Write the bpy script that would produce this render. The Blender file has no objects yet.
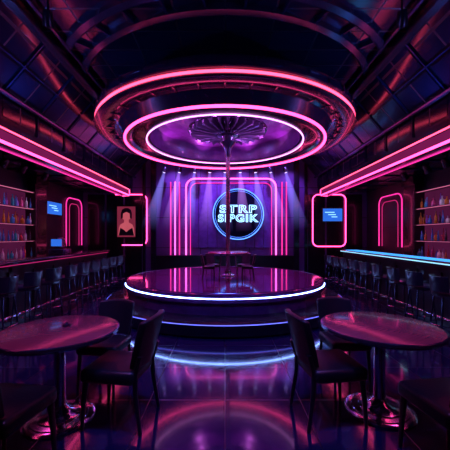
import bpy, bmesh, math, random
from mathutils import Vector, Matrix, Euler
random.seed(7)
C = bpy.context.scene.collection
pi = math.pi

# ---------------- materials ----------------
def mat(name, col, rough=0.5, metal=0.0, var=0.25, scale=6.0, bump=0.0, coat=0.0, spec=0.5, trans=0.0, coatr=0.05):
    m = bpy.data.materials.new(name); m.use_nodes = True
    nt = m.node_tree; b = nt.nodes['Principled BSDF']
    tc = nt.nodes.new('ShaderNodeTexCoord'); n = nt.nodes.new('ShaderNodeTexNoise')
    n.inputs['Scale'].default_value = scale; n.inputs['Detail'].default_value = 4
    nt.links.new(tc.outputs['Object'], n.inputs['Vector'])
    r = nt.nodes.new('ShaderNodeValToRGB')
    r.color_ramp.elements[0].position = 0.3; r.color_ramp.elements[1].position = 0.7
    r.color_ramp.elements[0].color = (*[c*(1-var) for c in col], 1)
    r.color_ramp.elements[1].color = (*[min(1, c*(1+var)) for c in col], 1)
    nt.links.new(n.outputs['Fac'], r.inputs['Fac']); nt.links.new(r.outputs['Color'], b.inputs['Base Color'])
    b.inputs['Roughness'].default_value = rough; b.inputs['Metallic'].default_value = metal
    b.inputs['Coat Weight'].default_value = coat; b.inputs['Coat Roughness'].default_value = coatr
    b.inputs['Specular IOR Level'].default_value = spec
    b.inputs['Transmission Weight'].default_value = trans
    if bump:
        bp = nt.nodes.new('ShaderNodeBump'); bp.inputs['Strength'].default_value = bump; bp.inputs['Distance'].default_value = 0.01
        nt.links.new(n.outputs['Fac'], bp.inputs['Height']); nt.links.new(bp.outputs['Normal'], b.inputs['Normal'])
    return m

def emat(name, col, strength):
    m = bpy.data.materials.new(name); m.use_nodes = True
    nt = m.node_tree; nt.nodes.clear()
    o = nt.nodes.new('ShaderNodeOutputMaterial'); e = nt.nodes.new('ShaderNodeEmission')
    tc = nt.nodes.new('ShaderNodeTexCoord'); n = nt.nodes.new('ShaderNodeTexNoise'); n.inputs['Scale'].default_value = 3
    mr = nt.nodes.new('ShaderNodeMapRange'); mr.inputs['To Min'].default_value = strength*0.85; mr.inputs['To Max'].default_value = strength*1.15
    nt.links.new(tc.outputs['Object'], n.inputs['Vector']); nt.links.new(n.outputs['Fac'], mr.inputs['Value'])
    e.inputs['Color'].default_value = (*col, 1)
    nt.links.new(mr.outputs['Result'], e.inputs['Strength']); nt.links.new(e.outputs[0], o.inputs[0])
    return m

def beam_glow_mat(name, col, strength, L):  # volume emission fading along its length, a painted-in spotlight beam
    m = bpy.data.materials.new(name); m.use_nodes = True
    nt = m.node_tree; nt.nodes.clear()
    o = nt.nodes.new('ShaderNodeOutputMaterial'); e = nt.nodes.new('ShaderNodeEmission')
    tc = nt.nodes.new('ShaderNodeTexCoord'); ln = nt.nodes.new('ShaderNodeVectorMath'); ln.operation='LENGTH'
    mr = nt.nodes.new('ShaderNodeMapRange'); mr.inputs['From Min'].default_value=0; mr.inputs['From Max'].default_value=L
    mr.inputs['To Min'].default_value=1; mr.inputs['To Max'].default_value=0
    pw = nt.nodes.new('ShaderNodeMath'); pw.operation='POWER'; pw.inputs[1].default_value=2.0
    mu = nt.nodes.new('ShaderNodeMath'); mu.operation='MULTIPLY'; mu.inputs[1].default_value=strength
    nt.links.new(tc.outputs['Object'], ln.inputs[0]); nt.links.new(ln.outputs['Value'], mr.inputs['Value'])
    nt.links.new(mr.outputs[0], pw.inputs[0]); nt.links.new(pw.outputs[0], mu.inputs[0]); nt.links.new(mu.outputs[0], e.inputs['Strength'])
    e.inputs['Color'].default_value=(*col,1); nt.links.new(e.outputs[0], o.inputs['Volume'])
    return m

def grid_mat(name, col, col2, sx, sy, joint, rough, coord='Object', bump=0.3, rot=(0,0,0), spec=0.5, metal=0.0, jointcol=(0.002,0.002,0.004), jr=0.5):
    m = mat(name, col, rough, metal=metal, spec=spec); nt = m.node_tree; b = nt.nodes['Principled BSDF']
    tc = nt.nodes.new('ShaderNodeTexCoord'); mp = nt.nodes.new('ShaderNodeMapping'); mp.inputs['Rotation'].default_value = rot
    br = nt.nodes.new('ShaderNodeTexBrick'); br.offset = 0.0; br.squash = 1.0
    br.inputs['Scale'].default_value = 1.0; br.inputs['Brick Width'].default_value = sx; br.inputs['Row Height'].default_value = sy
    br.inputs['Mortar Size'].default_value = joint; br.inputs['Mortar Smooth'].default_value = 0.1
    br.inputs['Color1'].default_value = (*col, 1); br.inputs['Color2'].default_value = (*col2, 1); br.inputs['Mortar'].default_value = (*jointcol, 1)
    nt.links.new(tc.outputs[coord], mp.inputs[0]); nt.links.new(mp.outputs[0], br.inputs['Vector'])
    nt.links.new(br.outputs['Color'], b.inputs['Base Color'])
    bp = nt.nodes.new('ShaderNodeBump'); bp.inputs['Strength'].default_value = bump; bp.inputs['Distance'].default_value = 0.01; bp.invert = True
    nt.links.new(br.outputs['Fac'], bp.inputs['Height']); nt.links.new(bp.outputs['Normal'], b.inputs['Normal'])
    n = nt.nodes.new('ShaderNodeTexNoise'); n.inputs['Scale'].default_value = 2.5; n.inputs['Detail'].default_value = 5
    mr = nt.nodes.new('ShaderNodeMapRange'); mr.inputs['To Min'].default_value = rough*0.6; mr.inputs['To Max'].default_value = rough*1.5
    nt.links.new(tc.outputs['Object'], n.inputs['Vector']); nt.links.new(n.outputs['Fac'], mr.inputs['Value'])
    mx = nt.nodes.new('ShaderNodeMix'); mx.inputs[3].default_value = jr
    nt.links.new(br.outputs['Fac'], mx.inputs[0]); nt.links.new(mr.outputs[0], mx.inputs[2]); nt.links.new(mx.outputs[0], b.inputs['Roughness'])
    return m

M_floor = grid_mat('floor_tile', (0.009,0.007,0.042), (0.012,0.008,0.05), 0.7, 0.7, 0.004, 0.11, spec=1.0, bump=.1, jr=.3)
M_floor.node_tree.nodes['Principled BSDF'].inputs['Coat Weight'].default_value = .7
M_floor.node_tree.nodes['Principled BSDF'].inputs['Coat Roughness'].default_value = .06
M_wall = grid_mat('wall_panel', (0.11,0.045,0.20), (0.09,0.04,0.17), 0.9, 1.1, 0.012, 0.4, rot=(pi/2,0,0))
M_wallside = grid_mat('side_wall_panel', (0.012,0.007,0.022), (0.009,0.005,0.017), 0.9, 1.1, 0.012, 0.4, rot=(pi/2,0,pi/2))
M_ceil = grid_mat('ceiling_panel', (0.008,0.011,0.030), (0.004,0.005,0.017), 0.7, 0.45, 0.014, 0.14, spec=1.0)
M_cove = mat('cove_panel', (0.005,0.006,0.014), 0.2, spec=.4)
M_black = mat('black_lacquer', (0.008,0.007,0.012), 0.22, coat=0.4)
M_dado = mat('dado_black', (0.006,0.004,0.010), 0.35, spec=.3)
M_gloss = mat('dark_glossy_metal', (0.10,0.09,0.16), 0.2, metal=0.85)
M_rib = mat('rib_metal', (0.012,0.02,0.065), 0.24, metal=0.4)
M_stage = mat('stage_gloss_top', (0.10,0.02,0.10), 0.09, coat=0.8, spec=1.0)
M_counter = mat('counter_gloss', (0.02,0.01,0.02), 0.15, coat=0.4, spec=.6)
M_chrome = mat('chrome', (0.7,0.66,0.76), 0.13, metal=1.0, var=0.03)
M_pole = mat('satin_chrome', (0.34,0.30,0.40), 0.25, metal=0.95, var=0.05)
M_petal = mat('dark_blade', (0.10,0.09,0.16), 0.3, metal=0.4, var=0.1)
M_canopy = mat('canopy_purple', (0.15,0.04,0.20), 0.3, coat=.3)
M_leather = mat('black_leather', (0.008,0.007,0.013), 0.36, bump=0.2, scale=60)
M_stool = mat('stool_leather', (0.022,0.016,0.036), 0.3, coat=.3)
M_darkwood = mat('dark_wood', (0.012,0.007,0.011), 0.3, coat=0.3)
M_screen = emat('blue_screen', (0.03,0.16,0.8), 1.0)
M_screen2 = emat('screen_highlight', (0.3,0.7,1.0), 1.4)
M_pink = emat('neon_pink', (1.0,0.05,0.24), 6.0)
M_red = emat('neon_rose', (1.0,0.055,0.14), 5.0)
M_mag = emat('neon_magenta', (1.0,0.08,0.5), 4.5)
M_mag2 = emat('neon_magenta_soft', (0.9,0.03,0.32), 1.6)
M_band = emat('trough_face_glow', (0.8,0.04,0.35), 0.22)
M_lilac = emat('neon_lilac', (0.9,0.30,0.95), 3.5)
M_dim = emat('neon_dim', (0.9,0.03,0.25), 0.7)
M_white = emat('led_cool_white', (0.20,0.34,1.0), 20.0)
M_viol = emat('led_blue_violet', (0.12,0.14,1.0), 2.5)
M_bluestrip = emat('led_blue', (0.05,0.32,1.0), 1.7)
M_letter = emat('neon_letter', (0.28,0.6,1.0), 4.0)
M_bluering = emat('neon_blue_ring', (0.08,0.22,1.0), 3.0)
M_signdisc = mat('sign_disc', (0.003,0.003,0.010), 0.7, spec=.05)
M_shelflight = emat('shelf_light', (0.9,0.2,0.4), 1.0)
M_lens = emat('lamp_lens', (0.5,0.4,1.0), 3.0)
M_lensdim = emat('lamp_lens_dim', (0.2,0.2,1.0), 0.3)
M_ink = mat('poster_ink', (0.02,0.01,0.02), 0.5)

def wood():
    m = mat('polished_red_wood', (0.2,0.04,0.05), 0.18, coat=0.5, spec=.6, coatr=.09)
    nt = m.node_tree; b = nt.nodes['Principled BSDF']
    tc = nt.nodes.new('ShaderNodeTexCoord'); mp = nt.nodes.new('ShaderNodeMapping'); mp.inputs['Scale'].default_value = (1.2,26,2)
    w = nt.nodes.new('ShaderNodeTexNoise'); w.inputs['Scale'].default_value = 2.0; w.inputs['Detail'].default_value = 4; w.inputs['Distortion'].default_value = 0.1
    r = nt.nodes.new('ShaderNodeValToRGB'); r.color_ramp.elements[0].position = .3; r.color_ramp.elements[1].position = .7
    r.color_ramp.elements[0].color = (0.24,0.048,0.07,1); r.color_ramp.elements[1].color = (0.30,0.066,0.09,1)
    nt.links.new(tc.outputs['Object'], mp.inputs[0]); nt.links.new(mp.outputs[0], w.inputs['Vector']); nt.links.new(w.outputs['Fac'], r.inputs['Fac']); nt.links.new(r.outputs['Color'], b.inputs['Base Color'])
    return m
M_wood = wood()

# ---------------- mesh helpers ----------------
def bbox(bm, c, s, R=None, bev=0.0):
    ret = bmesh.ops.create_cube(bm, size=1.0)
    vs = ret['verts']
    for v in vs: v.co = Vector((v.co.x*s[0], v.co.y*s[1], v.co.z*s[2]))
    if bev:
        es = list({e for v in vs for e in v.link_edges})
        r2 = bmesh.ops.bevel(bm, geom=es, offset=bev, segments=3, affect='EDGES', profile=0.5)
        vs = list({v for f in r2['faces'] for v in f.verts} | {v for v in vs if v.is_valid})
    for v in vs:
        co = v.co
        if R is not None: co = R @ co
        v.co = co + Vector(c)
    return vs

def lathe(bm, prof, seg=48, c=(0,0,0), close=False):
    rings = []
    for (r, z) in prof:
        if r < 1e-6: rings.append([bm.verts.new((c[0], c[1], c[2]+z))])
        else: rings.append([bm.verts.new((c[0]+r*math.cos(2*pi*i/seg), c[1]+r*math.sin(2*pi*i/seg), c[2]+z)) for i in range(seg)])
    pairs = list(zip(rings[:-1], rings[1:]))
    if close: pairs.append((rings[-1], rings[0]))
    for a, b in pairs:
        for i in range(seg):
            j = (i+1) % seg
            if len(a) == 1 and len(b) == 1: continue
            if len(a) == 1: bm.faces.new((a[0], b[j], b[i]))
            elif len(b) == 1: bm.faces.new((a[i], a[j], b[0]))
            else: bm.faces.new((a[i], a[j], b[j], b[i]))

def torus(bm, R, r, z=0, seg=128, k=10, c=(0,0,0)):
    lathe(bm, [(R+r*math.cos(2*pi*i/k), z+r*math.sin(2*pi*i/k)) for i in range(k)], seg, c, close=True)

def tube(bm, pts, r, closed=False, k=10, r2=None):
    pts = [Vector(p) for p in pts]; n = len(pts); rings = []
    up = None
    for i, p in enumerate(pts):
        if closed: t = (pts[(i+1) % n]-pts[i-1]).normalized()
        else: t = (pts[min(i+1, n-1)]-pts[max(i-1, 0)]).normalized()
        if up is None:
            a = Vector((0,0,1)) if abs(t.z) < 0.9 else Vector((1,0,0))
            up = t.cross(a).normalized()
        up = (up - t*up.dot(t)).normalized(); s = t.cross(up)
        rr = r if r2 is None else r+(r2-r)*i/(n-1)
        rings.append([bm.verts.new(p+up*rr*math.cos(2*pi*j/k)+s*rr*math.sin(2*pi*j/k)) for j in range(k)])
    m = n if closed else n-1
    for i in range(m):
        a, b = rings[i], rings[(i+1) % n]
        for j in range(k): bm.faces.new((a[j], a[(j+1) % k], b[(j+1) % k], b[j]))
    if not closed:
        bm.faces.new(rings[0][::-1]); bm.faces.new(rings[-1])

def fin(name, bm, m, parent=None, loc=(0,0,0), smooth=True, sharp=35):
    bmesh.ops.recalc_face_normals(bm, faces=bm.faces)
    me = bpy.data.meshes.new(name); bm.to_mesh(me); bm.free()
    if smooth:
        for p in me.polygons: p.use_smooth = True
        try: me.set_sharp_from_angle(angle=math.radians(sharp))
        except Exception: pass
    me.materials.append(m)
    o = bpy.data.objects.new(name, me); C.objects.link(o); o.location = loc
    if parent: o.parent = parent
    return o

def empty(name, loc, label, cat, group=None, rz=0):
    e = bpy.data.objects.new(name, None); C.objects.link(e); e.location = loc; e.rotation_euler = (0,0,rz)
    e.empty_display_size = 0.1
    e['label'] = label; e['category'] = cat
    if group: e['group'] = group
    return e
def tag(o, label, cat, group=None):
    o['label'] = label; o['category'] = cat
    if group: o['group'] = group
    return o
def dup(e, loc, rz=0, label=None, scale=None):
    n = e.copy(); C.objects.link(n); n.location = loc; n.rotation_euler = (0,0,rz)
    if label: n['label'] = label
    for ch in e.children:
        c = ch.copy(); c.parent = n; C.objects.link(c)
        for g in ch.children:
            gg = g.copy(); gg.parent = c; C.objects.link(gg)
    if scale: n.scale = scale
    return n
def B(): return bmesh.new()
def struct(o): o['kind'] = 'structure'; return o

# ---------------- room shell ----------------
X = 5.2; YB = 11.0; YF = -2.0; H = 4.6
b = B(); bbox(b, (0,(YB+YF)/2,-0.05), (2*X+.4, YB-YF+.4, 0.1)); struct(fin('floor', b, M_floor, smooth=False))
b = B(); bbox(b, (0,(YB+YF)/2,H+.05), (2*X+.4, YB-YF+.4, 0.1)); struct(fin('ceiling', b, M_ceil, smooth=False))
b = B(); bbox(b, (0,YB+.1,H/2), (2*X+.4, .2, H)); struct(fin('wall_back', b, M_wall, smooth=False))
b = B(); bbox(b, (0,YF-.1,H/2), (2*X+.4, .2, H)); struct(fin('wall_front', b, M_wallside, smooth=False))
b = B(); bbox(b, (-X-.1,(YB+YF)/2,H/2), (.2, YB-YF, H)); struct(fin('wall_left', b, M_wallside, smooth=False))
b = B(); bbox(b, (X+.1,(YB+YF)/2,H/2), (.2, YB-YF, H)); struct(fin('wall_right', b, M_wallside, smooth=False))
tn = [0]
def trim(bm, m, smooth=False):
    tn[0] += 1
    return struct(fin('trim_%d' % tn[0], bm, m, smooth=smooth))
for s in (-1, 1):
    b = B(); bbox(b, (s*4.3,(YB+YF)/2,3.22), (1.8, YB-YF, 0.2)); trim(b, M_cove)
    b = B()
    y = YF+.3
    while y < YB:
        bbox(b, (s*4.3, y, 3.11), (1.7, 0.05, 0.03)); y += 0.8
    for xx in (3.95, 4.6): bbox(b, (s*xx,(YB+YF)/2,3.11), (0.05, YB-YF, 0.03))
    trim(b, M_rib)
    b = B()
    bbox(b, (s*3.42,(YB+YF)/2,3.5), (0.06, YB-YF, .42))
    p0 = Vector((s*3.40,0,3.70)); p1 = Vector((s*2.75,0,4.45)); d = p1-p0; L = d.length; mid = (p0+p1)/2
    ang = math.atan2(d.x, d.z)
    R = Matrix.Rotation(ang, 3, 'Y')
    bbox(b, (mid.x,(YB+YF)/2,mid.z), (0.06, YB-YF, L), R)
    trim(b, M_cove)
    b = B()
    y = YF+.2
    while y < YB:
        for t in (.25,.75):
            q=p0+d*t; bbox(b, (q.x-s*.045, y+.45, q.z), (0.03, 0.78, L*.40), R)
        bbox(b, (s*3.385,y+.45,3.5),(.02,.78,.28))
        y += 0.9
    trim(b, M_ceil)
    b = B()
    for t in (0.0, 0.5, 1.0):
        q = p0+d*t
        bbox(b, (q.x-s*.05,(YB+YF)/2,q.z), (0.05, YB-YF, 0.02), R)
    y = YF+.2
    while y < YB:
        bbox(b, (mid.x-s*.05, y, mid.z), (0.05, 0.025, L), R)
        bbox(b, (s*3.38,y,3.5),(.04,.025,.4))
        y += 0.9
    trim(b, M_rib)
    b = B(); bbox(b, (s*2.70,(YB+YF)/2,4.5), (0.2, YB-YF, 0.2)); trim(b, M_black)
    b = B(); tube(b, [(s*3.30,YF,3.68),(s*3.30,YB,3.68)], .04); tube(b, [(s*2.50,YF,4.53),(s*2.50,YB,4.53)], .03); trim(b, M_gloss, True)
b = B()
for R_, w, dz in ((3.35,.06,.07),(3.0,.06,.09)):
    lathe(b, [(R_-w, H), (R_-w, H-dz), (R_-w*.4, H-dz-.02), (R_+w, H-dz), (R_+w, H)], 96, (0,7,0))
o = trim(b, M_gloss, True)
b = B()
for i in range(36):
    a = 2*pi*(i+.5)/36; rr = 3.17
    x = rr*math.cos(a); y = 7+rr*math.sin(a)
    if abs(x) > 2.4 : continue
    bbox(b, (x,y,H-.03), (.3,.03,.06), Matrix.Rotation(a,3,'Z'))
for y in (-1.2,-.2,.8,1.5,2.2,2.9,3.5): bbox(b, (0,y,H-.05), (5.2,.05,.1))
for x in (-1.9,-.95,0,.95,1.9): bbox(b, (x,.8,H-.03), (.04,5.4,.06))
trim(b, M_rib)
for s in (-1, 1):
    b = B(); bbox(b, (s*(X-.015),5.0,.08), (.03, 12, .16)); o = struct(fin('baseboard_'+('left' if s<0 else 'right'), b, M_black, smooth=False))
b = B(); bbox(b, (0,YB-.015,.1), (10,.03,.2)); struct(fin('baseboard_back', b, M_black, smooth=False))
b = B(); bbox(b, (0,YB-.05,.50), (5.0,.10,.60)); bbox(b, (0,YB-.07,.80), (5.0,.14,.04)); trim(b, M_dado)
b = B()
for x in (-2.6,2.6): bbox(b, (x,YB-.06,2.3), (.18,.12,4.5))
for x in (-2.95,2.95): bbox(b, (x,YB-.04,2.3), (.1,.08,4.5))
bbox(b, (0,YB-.05,4.45), (5,.1,.12))
trim(b, M_black)
for s in (-1,1):
    b = B()
    for i in range(3): bbox(b, (s*(3.35+i*.68),YB-.01,1.6), (.62,.02,2.9), None, .006)
    trim(b, M_black)
b = B()
for i in range(9):
    bbox(b, (-1.14+i*.34,YB-.015,2.3), (.31,.03,2.4), None, .008)
trim(b, mat('backdrop_panel',(0.13,0.06,0.30),0.35))

# ---------------- ring chandelier ----------------
ring = empty('ring_chandelier', (0,7,0), 'huge circular black ceiling fixture with glowing pink neon rings', 'ceiling light')
b = B(); lathe(b, [(0,4.28),(2.2,4.28),(2.62,4.20),(2.76,4.10),(2.80,4.02),(2.80,3.93),(2.76,3.90),(2.76,3.82),(2.80,3.80),(2.80,3.775),(2.66,3.76),(2.42,3.84),(2.36,3.82),(2.27,3.68),(2.24,3.62),(2.12,3.62),(2.08,3.67),(1.84,3.69),(1.80,3.67),(1.72,3.67),(1.71,4.24),(0,4.26)], 128)
for i in range(40):
    a=2*pi*i/40
    bbox(b, (2.805*math.cos(a),2.805*math.sin(a),4.0), (.02,.025,.12), Matrix.Rotation(a,3,'Z'))
    bbox(b, (2.53*math.cos(a),2.53*math.sin(a),3.795), (.24,.02,.03), Matrix.Rotation(a,3,'Z'))
fin('housing', b, mat('ring_housing',(0.02,0.010,0.03),0.2,metal=.1,coat=.4,spec=.6), ring)
b = B(); lathe(b, [(1.70,3.70),(1.68,3.95),(1.6,4.08),(1.4,4.16),(1.38,4.14),(1.05,4.18),(1.03,4.16),(0,4.2)], 96)
fin('canopy', b, M_canopy, ring)
b = B(); torus(b, 2.775, .020, 3.86); fin('neon_tube', b, M_red, ring)
b = B(); torus(b, 2.22, .026, 3.605); fin('neon_tube', b, M_pink, ring)
b = B(); torus(b, 1.77, .013, 3.65); o = fin('neon_tube', b, M_lilac, ring); o['label'] = 'pale lilac inner neon ring'
for i in range(6):
    a = 2*pi*i/6+.3
    b = B(); tube(b, [(1.8*math.cos(a),1.8*math.sin(a),4.26),(1.8*math.cos(a),1.8*math.sin(a),4.6)], .03); fin('hanging_rod', b, M_chrome, ring)

med = empty('ceiling_medallion', (0.06,7,3.94), 'radial fan of dark metallic blades crowning the chrome pole', 'ceiling ornament')
b = B(); lathe(b, [(0,.25),(.30,.25),(.30,.1),(.34,.06),(.32,.0),(.26,-.03),(.24,-.08),(.14,-.1),(.10,-.2),(0,-.2)], 48); fin('hub', b, M_gloss, med)
b = B()
ol = [(.28,-.022),(.6,-.045),(.84,-.058),(.88,-.04),(.88,.04),(.84,.058),(.6,.045),(.28,.022)]
top = [b.verts.new((x,y,.05+x*.03)) for x,y in ol]; r0=b.verts.new((.28,0,-.09)); r1=b.verts.new((.86,0,-.06))
b.faces.new(top)
b.faces.new((top[0],top[1],top[2],top[3],r1,r0)); b.faces.new((r0,r1,top[4],top[5],top[6],top[7])); b.faces.new((top[3],top[4],r1)); b.faces.new((top[7],top[0],r0))
pet = fin('blade', b, M_petal, med, smooth=False)
for i in range(1,28):
    q = pet.copy(); q.parent = med; C.objects.link(q); q.rotation_euler = (0,0,2*pi*i/28)
b = B(); torus(b, .90, .025, .05, 64, 8); fin('rim', b, M_gloss, med)

# ---------------- stage ----------------
st = empty('stage', (0,7,0), 'two-tier round glossy black stage edged with white light strip', 'stage')
b = B(); lathe(b, [(0,0),(2.53,0),(2.57,.03),(2.57,.21),(2.53,.24),(0,.24)], 128); fin('lower_tier', b, M_black, st)
b = B(); lathe(b, [(0,.24),(2.15,.24),(2.15,.42),(2.2,.44),(2.2,.585),(2.18,.6),(0,.6)], 128); fin('platform', b, M_stage, st)
b = B(); torus(b, 2.204, .009, .52); fin('light_strip', b, M_white, st)
b = B(); torus(b, 2.572, .006, .205); o = fin('light_strip', b, M_viol, st); o['label'] = 'faint blue strip on the lower step edge'
b = B(); torus(b, 2.17, .010, .6, k=6); fin('rim', b, M_gloss, st)

pole = empty('dance_pole', (0.07,7.05,.601), 'tall vertical chrome pole from stage to ceiling fixture', 'pole')
b = B(); tube(b, [(0,0,0.02),(0,0,3.16)], .050, k=20); fin('shaft', b, M_pole, pole)
b = B(); lathe(b, [(0,0),(.16,0),(.16,.02),(.08,.05),(.07,.12),(0,.12)], 32); fin('base_flange', b, M_chrome, pole)
b = B(); lathe(b, [(0,2.78),(.06,2.78),(.075,2.83),(.08,2.95),(.12,3.04),(.18,3.12),(0,3.12)], 32); fin('collar', b, M_gloss, pole)

# ---------------- chairs ----------------
def make_chair(loc, rz, label):
    e = empty('dining_chair', loc, label, 'chair', 'dark chairs around the tables', rz)
    b = B(); bbox(b, (0,0.0,.43), (.45,.45,.11), None, .035)
    fin('seat', b, M_leather, e, sharp=60)
    b = B()
    n = 10; rows = []
    for k in range(7):
        z = .49+.40*k/6; t = k/6
        w = .185+.03*math.sin(t*pi*.6)
        row = []
        for i in range(n+1):
            u = -1+2*i/n
            row.append((u*w, -.215-.10*t+.05*u*u, z-.02*u*u*t))
        rows.append(row)
    F = [[b.verts.new(p) for p in r] for r in rows]
    K = [[b.verts.new((p[0],p[1]-.055,p[2])) for p in r] for r in rows]
    for k in range(6):
        for i in range(n):
            b.faces.new((F[k][i],F[k][i+1],F[k+1][i+1],F[k+1][i])); b.faces.new((K[k][i+1],K[k][i],K[k+1][i],K[k+1][i+1]))
    for k in range(6):
        b.faces.new((F[k][0],F[k+1][0],K[k+1][0],K[k][0])); b.faces.new((F[k+1][n],F[k][n],K[k][n],K[k+1][n]))
    for i in range(n):
        b.faces.new((F[0][i+1],F[0][i],K[0][i],K[0][i+1])); b.faces.new((F[6][i],F[6][i+1],K[6][i+1],K[6][i]))
    o = fin('backrest', b, M_leather, e, sharp=60)
    m = o.modifiers.new('bev','BEVEL'); m.width = .016; m.segments = 3
    for sx in (-1,1):
        b = B(); tube(b, [(sx*.185,.185,.39),(sx*.195,.20,.2),(sx*.20,.21,0)], .024, r2=.014); fin('leg', b, M_darkwood, e)
        b = B(); tube(b, [(sx*.18,-.26,.60),(sx*.175,-.22,.45),(sx*.185,-.225,.3),(sx*.195,-.27,0)], .024, r2=.015); fin('leg', b, M_darkwood, e)
    return e
ch = make_chair((-.89,2.53,0), math.radians(82), 'black upholstered dining chair pulled up to round wooden table')
lab = 'black upholstered dining chair beside chrome-based round table'
dup(ch, (.89,2.56,0), math.radians(-82), lab)
for x,y,r in ((-1.42,1.92,-8),(1.50,2.0,8)):
    dup(ch, (x,y,0), math.radians(r), lab)
for x,y,r in ((-1.26,3.16,174),(1.30,3.28,184)):
    dup(ch, (x,y,0), math.radians(r), lab, (.93,.93,.90))
lab2 = 'small dark chair drawn up to the table on stage'
for x,y,r in ((-.34,6.45,-90),(.48,6.47,90),(-.27,6.84,-145),(.42,6.84,145)):
    dup(ch, (x,y,.601), math.radians(r), lab2, (.54,.54,.60))

# ---------------- round tables ----------------
def round_table(loc, R, h, label, group, br=.27):
    e = empty('round_table', loc, label, 'table', group)
    b = B(); lathe(b, [(0,h),(R-.03,h),(R-.008,h-.006),(R-.006,h-.02),(0,h-.02)], 96); fin('tabletop', b, M_wood, e)
    b = B(); lathe(b, [(R-.012,h-.003),(R,h-.008),(R+.004,h-.025),(R-.01,h-.045),(R-.06,h-.05),(0,h-.05),(0,h-.021),(R-.012,h-.021)], 96); fin('rim', b, M_gloss, e)
    b = B(); lathe(b, [(0,.03),(.055,.03),(.05,.08),(.045,.2),(.045,h-.15),(.055,h-.09),(.14,h-.05),(0,h-.05)], 40); fin('column', b, M_chrome, e)
    b = B(); lathe(b, [(0,0),(br,0),(br+.005,.010),(br-.01,.018),(br-.045,.020),(br-.05,.028),(br-.10,.032),(br-.105,.042),(.12,.05),(.08,.08),(.055,.12),(0,.12)], 64); fin('base', b, M_chrome, e)
    return e
t1 = round_table((-1.39,2.52,0), .475, .75, 'round polished red wood table on chrome pedestal', 'pedestal tables')
t2 = dup(t1, (1.36,2.64,0), .6, 'round polished wood table with chrome pedestal base')
t2.scale = (1.04,1.04,1)
b = B(); lathe(b, [(0,0),(.035,0),(.035,.02),(.012,.03),(.012,.035),(0,.035)], 24)
tag(fin('table_ornament', b, M_gloss, None, (-1.37,2.60,.75)), 'tiny dark metal holder standing on the wooden table', 'holder')

e = empty('stage_table', (.07,6.38,.601), 'low round dark table with slim legs on stage', 'table')
b = B(); lathe(b, [(0,.59),(.42,.59),(.43,.58),(.42,.565),(0,.565)], 64); fin('tabletop', b, M_wood, e)
for i in range(4):
    a = pi/4+i*pi/2
    b = B(); tube(b, [(.22*math.cos(a),.22*math.sin(a),.57),(.28*math.cos(a),.28*math.sin(a),0)], .016, r2=.011); fin('leg', b, M_chrome, e)

# ---------------- bar stools ----------------
sl = empty('bar_stool', (-3.18,4.25,0), 'dark bar stool with low curved back at the bar counter', 'bar stool', 'stools along the bar', pi/2)
b = B(); lathe(b, [(0,.67),(.165,.67),(.185,.69),(.185,.72),(.16,.745),(0,.75)], 32); fin('seat', b, M_stool, sl)
b = B()
n = 14; Fi=[];Ki=[]
angs=[pi+ .35+(pi-.7)*i/n for i in range(n+1)]
for k in range(4):
    z=.74+.22*k/3
    Fi.append([b.verts.new((.175*math.cos(a),.175*math.sin(a)-.02*k/3,z)) for a in angs])
    Ki.append([b.verts.new((.20*math.cos(a),.20*math.sin(a)-.02*k/3,z)) for a in angs])
for k in range(3):
    for i in range(n):
        b.faces.new((Fi[k][i],Fi[k][i+1],Fi[k+1][i+1],Fi[k+1][i])); b.faces.new((Ki[k][i],Ki[k][i+1],Ki[k+1][i+1],Ki[k+1][i]))
    for i in (0,n): b.faces.new((Fi[k][i],Fi[k+1][i],Ki[k+1][i],Ki[k][i]))
for k in (0,3):
    for i in range(n): b.faces.new((Fi[k][i],Fi[k][i+1],Ki[k][i+1],Ki[k][i]))
fin('backrest', b, M_stool, sl, sharp=50)
for sx in (-1,1):
    for sy in (-1,1):
        b = B(); tube(b, [(sx*.11,sy*.11,.68),(sx*.165,sy*.165,0)], .014, r2=.010); fin('leg', b, M_gloss, sl)
b = B(); torus(b, .20, .009, .27, 32, 8); fin('footrest', b, M_chrome, sl)
for i in range(1,9): dup(sl, (-3.18,4.25+.58*i,0), pi/2+random.uniform(-.15,.15))
for i in range(9): dup(sl, (3.18,4.3+.58*i,0), -pi/2+random.uniform(-.15,.15))

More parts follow.
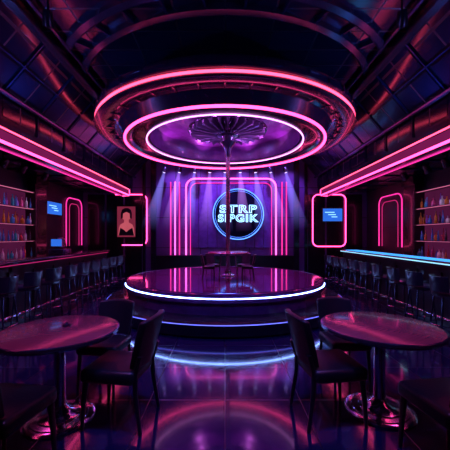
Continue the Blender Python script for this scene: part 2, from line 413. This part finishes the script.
# ---------------- bar counters ----------------
M_shelfback = emat('shelf_backlight', (0.5,0.05,0.28), .13)
for s in (-1,1):
    e = empty('bar_counter', (s*3.85,5.7,0), ('long dark bar counter with glowing blue top edge' if s>0 else 'long dark wooden bar counter with glossy top'), 'bar counter')
    b = B(); bbox(b, (0,0,.52), (.44,6.9,1.04))
    y=-3.3
    while y < 3.4:
        bbox(b, (-s*.235,y,.55), (.03,.07,.9)); y+=.66
    bbox(b, (-s*.235,0,.12),(.03,6.9,.12)); bbox(b, (-s*.235,0,.97),(.03,6.9,.1))
    fin('body', b, M_darkwood, e, smooth=False)
    b = B(); bbox(b, (-s*.02,0,1.075), (.6,7.0,.06), None, .015); fin('countertop', b, M_counter, e)
    b = B(); tube(b, [(-s*.33,-3.4,.2),(-s*.33,3.4,.2)], .02); fin('foot_rail', b, M_chrome, e)
    b = B()
    if s > 0:
        bbox(b, (-.02,0,1.108), (.34,6.8,.008)); fin('light_panel', b, M_bluestrip, e, smooth=False)
        b = B(); bbox(b, (-.325,0,1.075), (.012,6.9,.02)); fin('light_strip', b, M_screen2, e, smooth=False)
    else:
        bbox(b, (.285,0,1.035), (.012,6.9,.010)); fin('light_strip', b, M_dim, e, smooth=False)
    e = empty('back_bar_cabinet', (s*4.95,5.7,0), 'low black cabinet run standing behind the bar', 'cabinet')
    b = B(); bbox(b, (0,0,.48), (.46,6.9,.96)); fin('body', b, M_black, e, smooth=False)
    b = B(); bbox(b, (-s*.01,0,.98), (.5,7.0,.04), None, .01); fin('countertop', b, M_counter, e)
    for i in range(10):
        b = B(); bbox(b, (-s*.24,-3.1+i*.69,.5), (.02,.63,.8), None, .006); d_ = fin('door', b, M_darkwood, e)
        b = B(); tube(b, [(-s*.265,-2.85+i*.69,.55),(-s*.265,-2.85+i*.69,.75)], .008); fin('handle', b, M_chrome, d_)
    e = empty('bottle_shelf', (s*5.05,6.65,1.0), 'tall lit back-bar shelf filled with liquor bottles', 'shelf')
    b = B(); bbox(b, (s*.135,0,.85), (.02,2.3,1.7)); fin('back_panel', b, M_shelfback, e, smooth=False)
    for yy in (-1.15,1.15):
        b = B(); bbox(b, (0,yy,.85), (.28,.05,1.7)); fin('side_panel', b, M_darkwood, e, smooth=False)
    for zz in (.41,.82,1.23,1.66):
        b = B(); bbox(b, (0,0,zz), (.26,2.24,.016)); fin('shelf_board', b, M_darkwood, e, smooth=False)
        b = B(); bbox(b, (-s*.09,0,zz-.013), (.02,2.2,.006)); fin('light_strip', b, M_shelflight, e, smooth=False)

def bottle_mesh(kind):
    P = [ [(0,0),(.036,0),(.038,.01),(.038,.16),(.028,.20),(.012,.225),(.012,.29),(.015,.292),(.015,.305),(0,.305)],
          [(0,0),(.046,0),(.050,.01),(.050,.10),(.038,.14),(.014,.155),(.014,.20),(.018,.202),(.018,.22),(0,.22)],
          [(0,0),(.028,0),(.030,.01),(.030,.11),(.018,.18),(.010,.22),(.010,.30),(.013,.302),(.013,.31),(0,.31)] ]
    b = B(); lathe(b, P[kind], 14)
    bmesh.ops.recalc_face_normals(b, faces=b.faces)
    me = bpy.data.meshes.new('bottle'); b.to_mesh(me); b.free()
    for p in me.polygons: p.use_smooth = True
    return me
cols = [('amber',(0.95,0.35,0.05)),('amber',(0.85,0.25,0.04)),('pink',(0.95,0.15,0.4)),('blue',(0.08,0.38,1.0)),('clear',(0.9,0.85,1.0)),('red',(0.9,0.06,0.1)),('violet',(0.5,0.15,0.85)),('white',(0.95,0.9,0.95)),('dark',(0.03,0.03,0.04)),('turquoise',(0.05,0.65,0.75)),('blue',(0.05,0.2,0.9))]
BM = []
for ki in range(3):
    for cn,cc in cols:
        me = bottle_mesh(ki)
        m = bpy.data.materials.get('glass_'+cn) or mat('glass_'+cn, cc, 0.08, spec=1.0, coat=.8, var=.1, trans=(0 if cn in('white','dark') else .4))
        me.materials.append(m); BM.append((cn,me,ki))
for s in (-1,1):
    for zz in (1.001,1.419,1.829,2.239):
        for j in range(17):
            cn,me,ki = random.choice(BM)
            o = bpy.data.objects.new('bottle', me); C.objects.link(o)
            yy = -1.05+j*.131
            o.location = (s*(5.02+random.uniform(-.05,.04)), 6.65+yy+random.uniform(-.018,.018), zz)
            k = random.uniform(.70,1.0); o.scale = (k,k,k)
            tag(o, '%s glass liquor bottle standing on the back-bar shelf' % cn, 'bottle', 'bottles on the back-bar shelves')

# ---------------- light troughs along the soffits ----------------
for s in (-1,1):
    e = empty('light_trough', (s*3.4,4.6,2.9), 'long overhead beam edged with pink neon tubes above the bar', 'neon light')
    b = B(); bbox(b, (0,0,.12), (.24,11.4,.23), None, .02); fin('housing', b, M_gloss, e)
    b = B(); bbox(b, (-s*.121,0,.12), (.006,11.2,.13)); fin('glow_face', b, M_band, e, smooth=False)  # housing face made to glow so the neon bands look broader
    for (x,z,m_,r) in ((-.125,.225,M_red,.013),(-.125,.02,M_pink,.022),(.125,.0,M_mag2,.012)):
        b = B(); tube(b, [(s*x,-5.6,z),(s*x,5.6,z)], r); fin('neon_tube', b, m_, e)
    b = B(); tube(b, [(s*-.125,5.68,.225),(s*-.125,5.70,.12),(s*-.1,5.72,.02),(s*.125,5.72,.0)], .012); fin('neon_tube', b, M_pink, e)

# ---------------- neon shapes ----------------
def rrect(x0,x1,z0,z1,r,open_bottom=False,n=8):
    pts=[]
    for cx,cz,a0 in ((x1-r,z0+r,-pi/2),(x1-r,z1-r,0),(x0+r,z1-r,pi/2),(x0+r,z0+r,pi)):
        if open_bottom and a0 == -pi/2: pts.append((x1,z0)); continue
        if open_bottom and a0 == pi: pts.append((x0,z0)); continue
        for i in range(n+1):
            a=a0+pi/2*i/n; pts.append((cx+r*math.cos(a),cz+r*math.sin(a)))
    return pts
def neon(pts, r, m, label, closed=False):
    e = empty('neon_light', pts[0], label, 'neon light', 'neon tubes on the walls')
    o0 = Vector(pts[0])
    b = B(); tube(b, [Vector(p)-o0 for p in pts], r, closed); fin('tube', b, m, e)
    return e
yb = YB-.06
def xz(L,y=yb): return [(x,y,z) for x,z in L]
neon(xz(rrect(-1.42,1.86,.84,3.62,.32,True)), .026, M_mag, 'bright magenta neon arch framing the round sign')
neon(xz(rrect(-1.26,1.70,.84,3.46,.26,True)), .014, M_mag2, 'thin magenta inner neon arch framing the round sign')
for x,m_ in ((-1.66,M_mag2),(-1.82,M_mag),(-1.98,M_mag2),(2.08,M_mag2),(2.24,M_mag2)):
    neon([(x,yb,.84),(x,yb,3.5)], .022, m_, 'straight vertical magenta neon tube on the backdrop wall')
neon(xz(rrect(3.2,4.4,1.15,3.04,.2)), .020, M_pink, 'rounded rectangular pink neon frame around the television', True)
L = rrect(-4.3,-2.85,1.2,3.04,.2)[:18]
neon(xz([(-3.75,1.2)]+L+[(-4.0,3.04)]), .020, M_pink, 'pink neon bracket with rounded corners beside the poster')
for s in (-1,1):
    b = B(); bbox(b, (s*5.1,8.15,1.7), (.2,.5,2.8)); bbox(b, (s*5.07,8.15,.3),(.26,.56,.6)); bbox(b,(s*5.07,8.15,3.0),(.26,.56,.2)); trim(b, M_black)
    y0,y1 = (8.75,10.05) if s>0 else (9.75,10.8)
    L = rrect(y0,y1,1.2,2.8,.25,True)
    neon([(s*5.16,y,z) for y,z in L], .018, M_mag2, 'pink neon arch on the side wall beyond the bar')
    L = rrect(y0+.2,y1-.2,1.2,2.62,.2,True)
    neon([(s*5.16,y,z) for y,z in L], .012, M_dim, 'thin magenta neon arch on the side wall')

# round sign
e = empty('round_sign', (.48,YB-.12,2.32), 'round dark sign with glowing blue ring and white-blue lettering', 'sign')
Rx = Matrix.Rotation(pi/2,3,'X')
RS=.92
b = B(); lathe(b, [(0,-.03),(RS,-.03),(RS+.02,0),(RS,.03),(0,.03)], 64)
for v in b.verts: v.co = Rx @ v.co
fin('disc', b, M_signdisc, e)
for R_,r_ in ((RS-.01,.018),(RS-.08,.005)):
    b = B(); torus(b, R_, r_, .04, 96)
    for v in b.verts: v.co = Rx @ v.co
    fin('neon_ring', b, M_bluering, e)
def text(s, size, z, parent, w):
    cu = bpy.data.curves.new('lettering','FONT'); cu.body = s; cu.size = size; cu.align_x='CENTER'; cu.align_y='CENTER'
    cu.fill_mode='NONE'; cu.bevel_depth=.0085; cu.offset=.006; cu.bevel_resolution=2; cu.space_character=1.15
    to = bpy.data.objects.new('tmp', cu); C.objects.link(to)
    bpy.context.view_layer.update()
    me = bpy.data.meshes.new_from_object(to.evaluated_get(bpy.context.evaluated_depsgraph_get()))
    bpy.data.objects.remove(to)
    xs = [v.co.x for v in me.vertices]; k = w/(max(xs)-min(xs)); mx=(max(xs)+min(xs))/2
    for v in me.vertices: v.co = Rx @ Vector(((v.co.x-mx)*k, v.co.y, v.co.z))
    me.materials.clear(); me.materials.append(M_letter)
    o = bpy.data.objects.new('lettering', me); C.objects.link(o); o.parent=parent; o.location=(0,-.06,z)
text('STRP', .38, .17, e, 1.34)
text('SIPGIK', .37, -.16, e, 1.46)

def tv(loc, w, h, label, rz=0, name='television'):
    e = empty(name, loc, label, 'television', None, rz)
    b = B(); bbox(b, (0,0,0), (w+.06,.05,h+.06), None, .01); fin('casing', b, M_black, e)
    b = B(); bbox(b, (0,-.028,0), (w,.006,h)); fin('screen', b, M_screen, e, smooth=False)
    for i in range(3):
        b = B(); bbox(b, (-w*.15+w*.12*i,-.034,h*(.2-.18*i)), (w*(.5-.1*i),.004,h*.07)); fin('screen_graphic', b, M_screen2, e, smooth=False)
    return e
tv((3.92,YB-.045,2.3), .70,.46, 'wall television showing a blue picture inside neon frame')
tv((-5.16,9.05,2.36), .75,.36, 'small wall screen glowing blue above the back bar', pi/2)
e = empty('framed_poster', (-3.60,YB-.045,2.05), 'framed dark poster with a pinkish-red figure on the wall', 'poster')
b = B()
for x,z,w,h in ((0,.58,.76,.05),(0,-.58,.76,.05),(-.36,0,.05,1.2),(.36,0,.05,1.2)): bbox(b,(x,0,z),(w,.05,h))
fin('frame', b, M_black, e, smooth=False)
b = B(); bbox(b,(0,.01,0),(.68,.02,1.12)); fin('print', b, emat('poster_back_glow',(0.55,0.05,0.13),.35), e, smooth=False)  # print emits faintly so the poster looks lit by pink light
b = B()
fig = [(-.30,-.5),(-.27,-.22),(-.22,-.10),(-.09,-.03),(-.08,.06),(-.14,.12),(-.17,.25),(-.15,.38),(-.06,.46),(.06,.46),(.15,.38),(.17,.25),(.14,.12),(.08,.06),(.09,-.03),(.22,-.10),(.27,-.22),(.30,-.5)]
b.faces.new([b.verts.new((x,-.004,z)) for x,z in fig])
fin('printed_figure', b, emat('poster_glow',(0.85,0.14,0.2),.6), e, smooth=False)  # figure glows too, pink light put into the print
b = B()
hair = [(-.2,.1),(-.2,.3),(-.16,.44),(-.05,.5),(.06,.5),(.17,.43),(.2,.3),(.2,.1),(.13,.14),(.12,.3),(.0,.36),(-.12,.3),(-.13,.14)]
b.faces.new([b.verts.new((x,-.008,z)) for x,z in hair])
fin('printed_hair', b, M_ink, e, smooth=False)
b = B(); b.faces.new([b.verts.new((x,-.008,z)) for x,z in [(-.28,-.5),(-.22,-.22),(-.08,-.30),(0,-.38),(.08,-.30),(.22,-.22),(.28,-.5)]])
fin('printed_garment', b, M_ink, e, smooth=False)

e = empty('cash_register', (-3.85,7.0,1.107), 'grey cash register with lit screen on the bar', 'cash register')
b = B(); bbox(b,(0,0,.06),(.34,.36,.12),None,.015); fin('body', b, M_gloss, e)
b = B(); bbox(b,(0.02,0.03,.27),(.03,.34,.24),Matrix.Rotation(-.2,3,'Y'),.008); sc=fin('monitor', b, M_black, e)
b = B(); bbox(b,(0.0,-.15,.27),(.24,.012,.16),None,.004); fin('screen', b, M_screen, e)

def add_spot(name_loc, target, col, power, size, blend=.6, rad=.03):
    l = bpy.data.lights.new('spot_light','SPOT'); l.energy=power; l.color=col; l.spot_size=math.radians(size); l.spot_blend=blend; l.shadow_soft_size=rad
    o = bpy.data.objects.new('spot_light', l); C.objects.link(o); o.location=name_loc
    o.rotation_euler = (Vector(target)-Vector(name_loc)).to_track_quat('-Z','Y').to_euler()
    return o
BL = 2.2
M_beam = [beam_glow_mat('beam_blue',(0.25,0.22,1.0),5.0,BL), beam_glow_mat('beam_violet',(0.5,0.2,1.0),4.5,BL)]
def lamp(loc, target, col, power, size, label, ceil=H, blend=.6, beam=None):
    e = empty('spot_lamp', loc, label, 'spotlight', 'ceiling spotlights')
    d = (Vector(target)-Vector(loc)).normalized(); q = d.to_track_quat('-Z','Y').to_matrix()
    b = B(); lathe(b, [(0,.14),(.05,.14),(.06,.12),(.07,.0),(.07,-.05),(.062,-.05),(.06,0.02),(0,.03)], 20)
    for v in b.verts: v.co = q @ v.co
    fin('lamp_head', b, M_black, e)
    b = B(); tube(b, [(0,0,.08),(0,0,ceil-loc[2])], .014); fin('bracket', b, M_black, e)
    b = B()
    if beam is not None: lathe(b, [(0,-.065),(.03,-.062),(.05,-.05),(0,-.048)], 20)
    else: lathe(b, [(0,-.01),(.055,-.01),(0,0)], 20)
    for v in b.verts: v.co = q @ v.co
    fin('lens', b, M_lens if beam is not None else M_lensdim, e)
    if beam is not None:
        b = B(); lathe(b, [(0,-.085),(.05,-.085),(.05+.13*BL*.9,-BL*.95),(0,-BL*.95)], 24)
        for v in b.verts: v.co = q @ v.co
        fin('beam_glow_cone', b, M_beam[beam], e)  # glowing cone imitates a beam in haze; the air itself is clear
    add_spot(Vector(loc)+d*.12, target, col, power, size, blend, .008)
VIO=(0.38,0.12,1.0); BLU=(0.06,0.16,1.0); MAG=(1.0,0.08,0.6)
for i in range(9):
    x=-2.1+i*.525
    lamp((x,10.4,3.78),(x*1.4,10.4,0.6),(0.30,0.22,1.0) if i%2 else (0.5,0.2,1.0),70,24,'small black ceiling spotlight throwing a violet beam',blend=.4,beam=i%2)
for i in range(6):
    x=-1.9+i*.85
    add_spot((x,9.9,4.3),(x,10.95,3.1),(0.36,0.12,1.0),240,62,blend=1.0)  # added violet wash on the back wall, no fixtures
add_spot((.5,10.0,4.3),(.5,10.95,2.1),(0.12,0.15,1.0),200,60,blend=1.0)  # extra blue glow put on the wall around the sign
for i in range(8):
    a=2*pi*(i+.5)/8
    add_spot((1.4*math.cos(a),7+1.4*math.sin(a),3.85),(1.1*math.cos(a),7+1.1*math.sin(a),.6),MAG if i%2 else VIO,190,72)  # added spots inside the ring to light the stage, no fixtures
for i in range(8):
    a=2*pi*(i+.5)/8
    add_spot((1.62*math.cos(a),7+1.62*math.sin(a),3.70),(1.1*math.cos(a),7+1.1*math.sin(a),4.2),(0.85,0.15,1.0),28,120)  # bare fill spots added to brighten the blades and canopy
for s in (-1,1):
    for y in (3.0,6.0,9.0):
        lamp((s*2.3,y if y!=6 else 3.9,4.3),(s*3.3,y,0),BLU if s>0 else (0.12,0.14,1.0),140,70,'added fill spotlight aimed toward the bar')  # made-up lamps adding blue light along the bars
    lamp((s*1.2,1.2,4.3),(s*1.4,2.6,.7),(0.8,0.12,0.7),120,36,'added fill spotlight over the front tables')  # made-up lamps above the view, fill for the tabletops
    lamp((s*.5,1.6,4.3),(s*.3,3.6,0),BLU,260,60,'added fill spotlight over the floor')  # made-up lamps above the view, blue fill for the foreground floor
    for y in (1.5,4.5,7.5):
        add_spot((s*3.2,y,3.2),(s*1.8,y+.4,4.6),BLU,90,130,rad=.01)  # unseen uplights added for blue highlights on the ceiling
    for y in (5.0,7.0):
        add_spot((s*3.2,y,2.85),(s*3.1,y+.2,0),MAG,30,120,rad=.01)
    for y in (5.95,6.5,7.3):
        lamp((s*4.4,y,2.95),(s*5.1,y,1.7),(0.9,0.65,0.9),9,80,'tiny added spotlight lighting the bottle shelves',ceil=3.12)  # lamps added under the soffit to brighten the bottles

# ---------------- camera, world ----------------
cam = bpy.data.cameras.new('cam'); cam.lens=24; cam.sensor_width=36; cam.shift_y=11/450
co = bpy.data.objects.new('camera', cam); C.objects.link(co); co.location=(0,0,1.53); co.rotation_euler=(pi/2,0,0)
bpy.context.scene.camera = co
w = bpy.data.worlds.new('world'); w.use_nodes=True; nt=w.node_tree
nt.nodes['Background'].inputs[0].default_value=(0.02,0.01,0.05,1); nt.nodes['Background'].inputs[1].default_value=.2
bpy.context.scene.world = w
bpy.context.scene.view_settings.view_transform='Standard'
